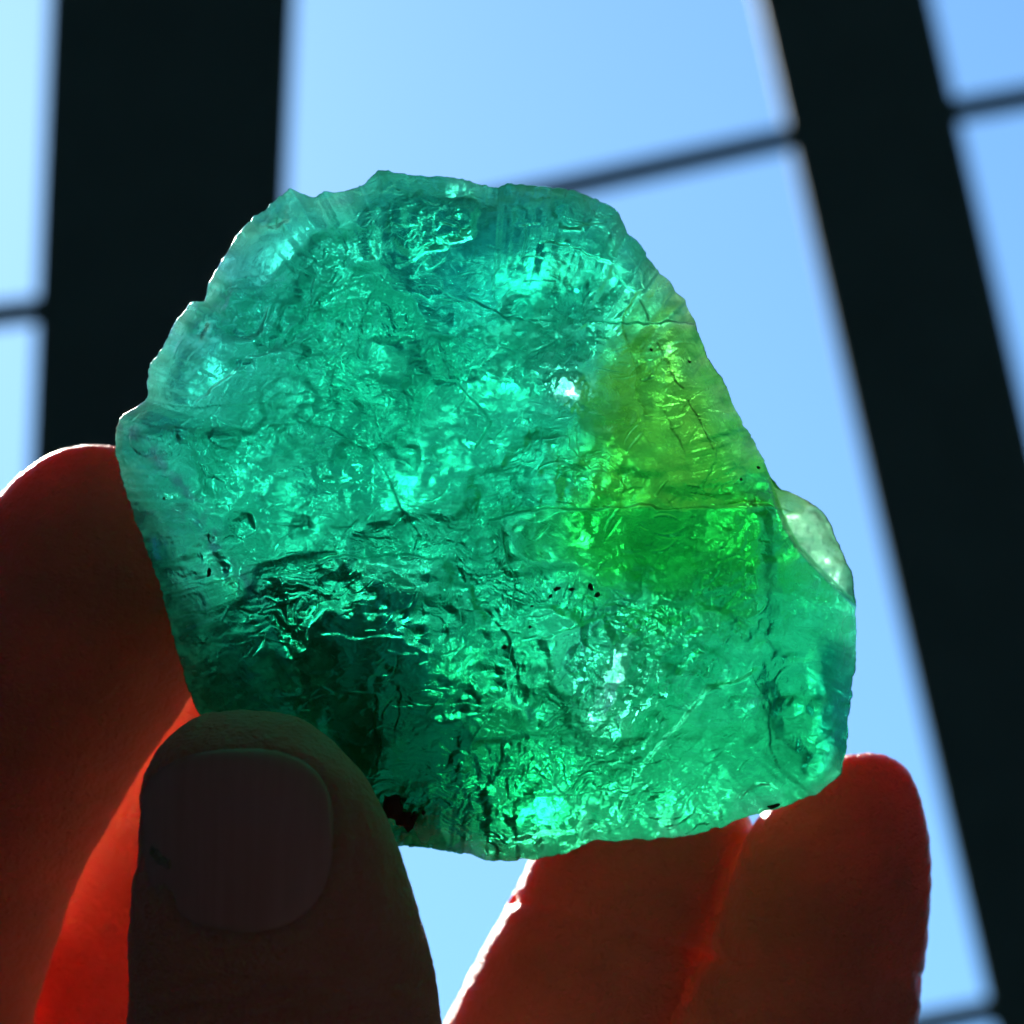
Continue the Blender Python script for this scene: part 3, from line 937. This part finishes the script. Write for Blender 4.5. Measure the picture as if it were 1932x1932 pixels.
def skin_mat():
    m, t, out = nodes_of('skin')
    L = t.links.new
    tc = N(t, 'ShaderNodeTexCoord')
    p = N(t, 'ShaderNodeBsdfPrincipled')
    n1 = N(t, 'ShaderNodeTexNoise', i_Scale=160.0, i_Detail=6.0, i_Roughness=.6)
    L(tc.outputs['Object'], n1.inputs['Vector'])
    mx = N(t, 'ShaderNodeMix', data_type='RGBA')
    mx.inputs[6].default_value = (.55, .22, .14, 1)
    mx.inputs[7].default_value = (.74, .33, .22, 1)
    L(n1.outputs['Fac'], mx.inputs[0])
    L(mx.outputs[2], p.inputs['Base Color'])
    p.inputs['Roughness'].default_value = .38
    p.inputs['IOR'].default_value = 1.4
    p.inputs['Subsurface Weight'].default_value = 1.0
    p.inputs['Subsurface Radius'].default_value = (2.0, .02, .008)
    p.inputs['Subsurface Scale'].default_value = .0062
    p.inputs['Subsurface Anisotropy'].default_value = .8
    # fine lines: stretched voronoi cells and skin noise
    mp = N(t, 'ShaderNodeMapping')
    mp.inputs['Scale'].default_value = (1.0, 1.6, 1.0)
    L(tc.outputs['Object'], mp.inputs['Vector'])
    vo = N(t, 'ShaderNodeTexVoronoi', feature='DISTANCE_TO_EDGE', i_Scale=1500.0)
    L(mp.outputs[0], vo.inputs['Vector'])
    n2 = N(t, 'ShaderNodeTexNoise', i_Scale=1600.0, i_Detail=4.0)
    L(tc.outputs['Object'], n2.inputs['Vector'])
    b1 = N(t, 'ShaderNodeBump', i_Strength=1.0, i_Distance=.0003)
    L(vo.outputs['Distance'], b1.inputs['Height'])
    b2 = N(t, 'ShaderNodeBump', i_Strength=1.0, i_Distance=.0006)
    L(n2.outputs['Fac'], b2.inputs['Height'])
    L(b1.outputs[0], b2.inputs['Normal'])
    L(b2.outputs[0], p.inputs['Normal'])
    L(p.outputs[0], out.inputs[0])
    return m


M_SKIN = skin_mat()
me2.materials.clear()
me2.materials.append(M_SKIN)

# thumbnail: a curved plate lying in its bed
m, t, out = nodes_of('nail_plate')
p = N(t, 'ShaderNodeBsdfPrincipled')
tc = N(t, 'ShaderNodeTexCoord')
mp = N(t, 'ShaderNodeMapping')
mp.inputs['Scale'].default_value = (1600, 90, 60)
nn = N(t, 'ShaderNodeTexNoise', i_Scale=1.0, i_Detail=3.0)
t.links.new(tc.outputs['Object'], mp.inputs['Vector'])
t.links.new(mp.outputs[0], nn.inputs['Vector'])
mx = N(t, 'ShaderNodeMix', data_type='RGBA')
mx.inputs[6].default_value = (.52, .20, .14, 1)
mx.inputs[7].default_value = (.66, .29, .22, 1)
t.links.new(nn.outputs[0], mx.inputs[0])
t.links.new(mx.outputs[2], p.inputs['Base Color'])
p.inputs['Roughness'].default_value = .42
p.inputs['Subsurface Weight'].default_value = .8
p.inputs['Subsurface Radius'].default_value = (1, .2, .1)
p.inputs['Subsurface Scale'].default_value = .002
bp = N(t, 'ShaderNodeBump', i_Strength=.3, i_Distance=.00008)
t.links.new(nn.outputs[0], bp.inputs['Height'])
t.links.new(bp.outputs[0], p.inputs['Normal'])
t.links.new(p.outputs[0], out.inputs[0])
M_NAIL = m
TD = dense(THUMB)


def thumb_surface(uu, vv):
    l = np.interp(vv, TD[:, 0], TD[:, 1])
    r = np.interp(vv, TD[:, 0], TD[:, 2])
    d = np.interp(vv, TD[:, 0], TD[:, 3])
    hw = (r - l) / 2
    x = np.clip((uu - (l + r) / 2) / hw, -.985, .985)
    return d - hw / 1932 * FW * d * KD['T'] * np.sqrt(1 - x * x) - .00022 / max(.3, math.sqrt(1 - x * x))


na_, nr_ = 96, 26
vs = []
for i in range(nr_ + 1):
    rr = i / nr_ * 1.0
    for q in range(na_):
        a = 2 * math.pi * q / na_
        # find the outline in this direction by a few halvings
        lo_, hi_ = 10., 320.
        ca, sa = math.cos(a), math.sin(a)
        for _ in range(14):
            mid = (lo_ + hi_) / 2
            val = nail_r(np.array(NC[0] + ca * mid), np.array(NC[1] + sa * mid))[0]
            if val < .99:
                lo_ = mid
            else:
                hi_ = mid
        uu, vv = NC[0] + ca * lo_ * rr, NC[1] + sa * lo_ * rr
        uu = max(uu, 268 + .02 * abs(vv - NC[1]))
        d = thumb_surface(uu, vv) + .00001 + .00026 * max(0, (rr - .86) / .14) ** 2
        vs.append(rp(uu, vv, d))
nv_ = len(vs)
vs += [(x, y, z - .0006) for x, y, z in vs]
fs = []
for i in range(nr_):
    for q in range(na_):
        a, b, c_, d_ = i * na_ + q, i * na_ + (q + 1) % na_, (i + 1) * na_ + (q + 1) % na_, (i + 1) * na_ + q
        if i:
            fs.append((a, d_, c_, b))
            fs.append((a + nv_, b + nv_, c_ + nv_, d_ + nv_))
        else:
            fs.append((0, d_, c_))
            fs.append((nv_, nv_ + c_, nv_ + d_))
for q in range(na_):
    a, b = nr_ * na_ + q, nr_ * na_ + (q + 1) % na_
    fs.append((a, a + nv_, b + nv_, b))
me = bpy.data.meshes.new('thumbnail')
me.from_pydata(vs, [], fs)
me.polygons.foreach_set('use_smooth', np.ones(len(me.polygons), bool))
me.materials.append(M_NAIL)
nail = link(bpy.data.objects.new('thumbnail', me), hand)
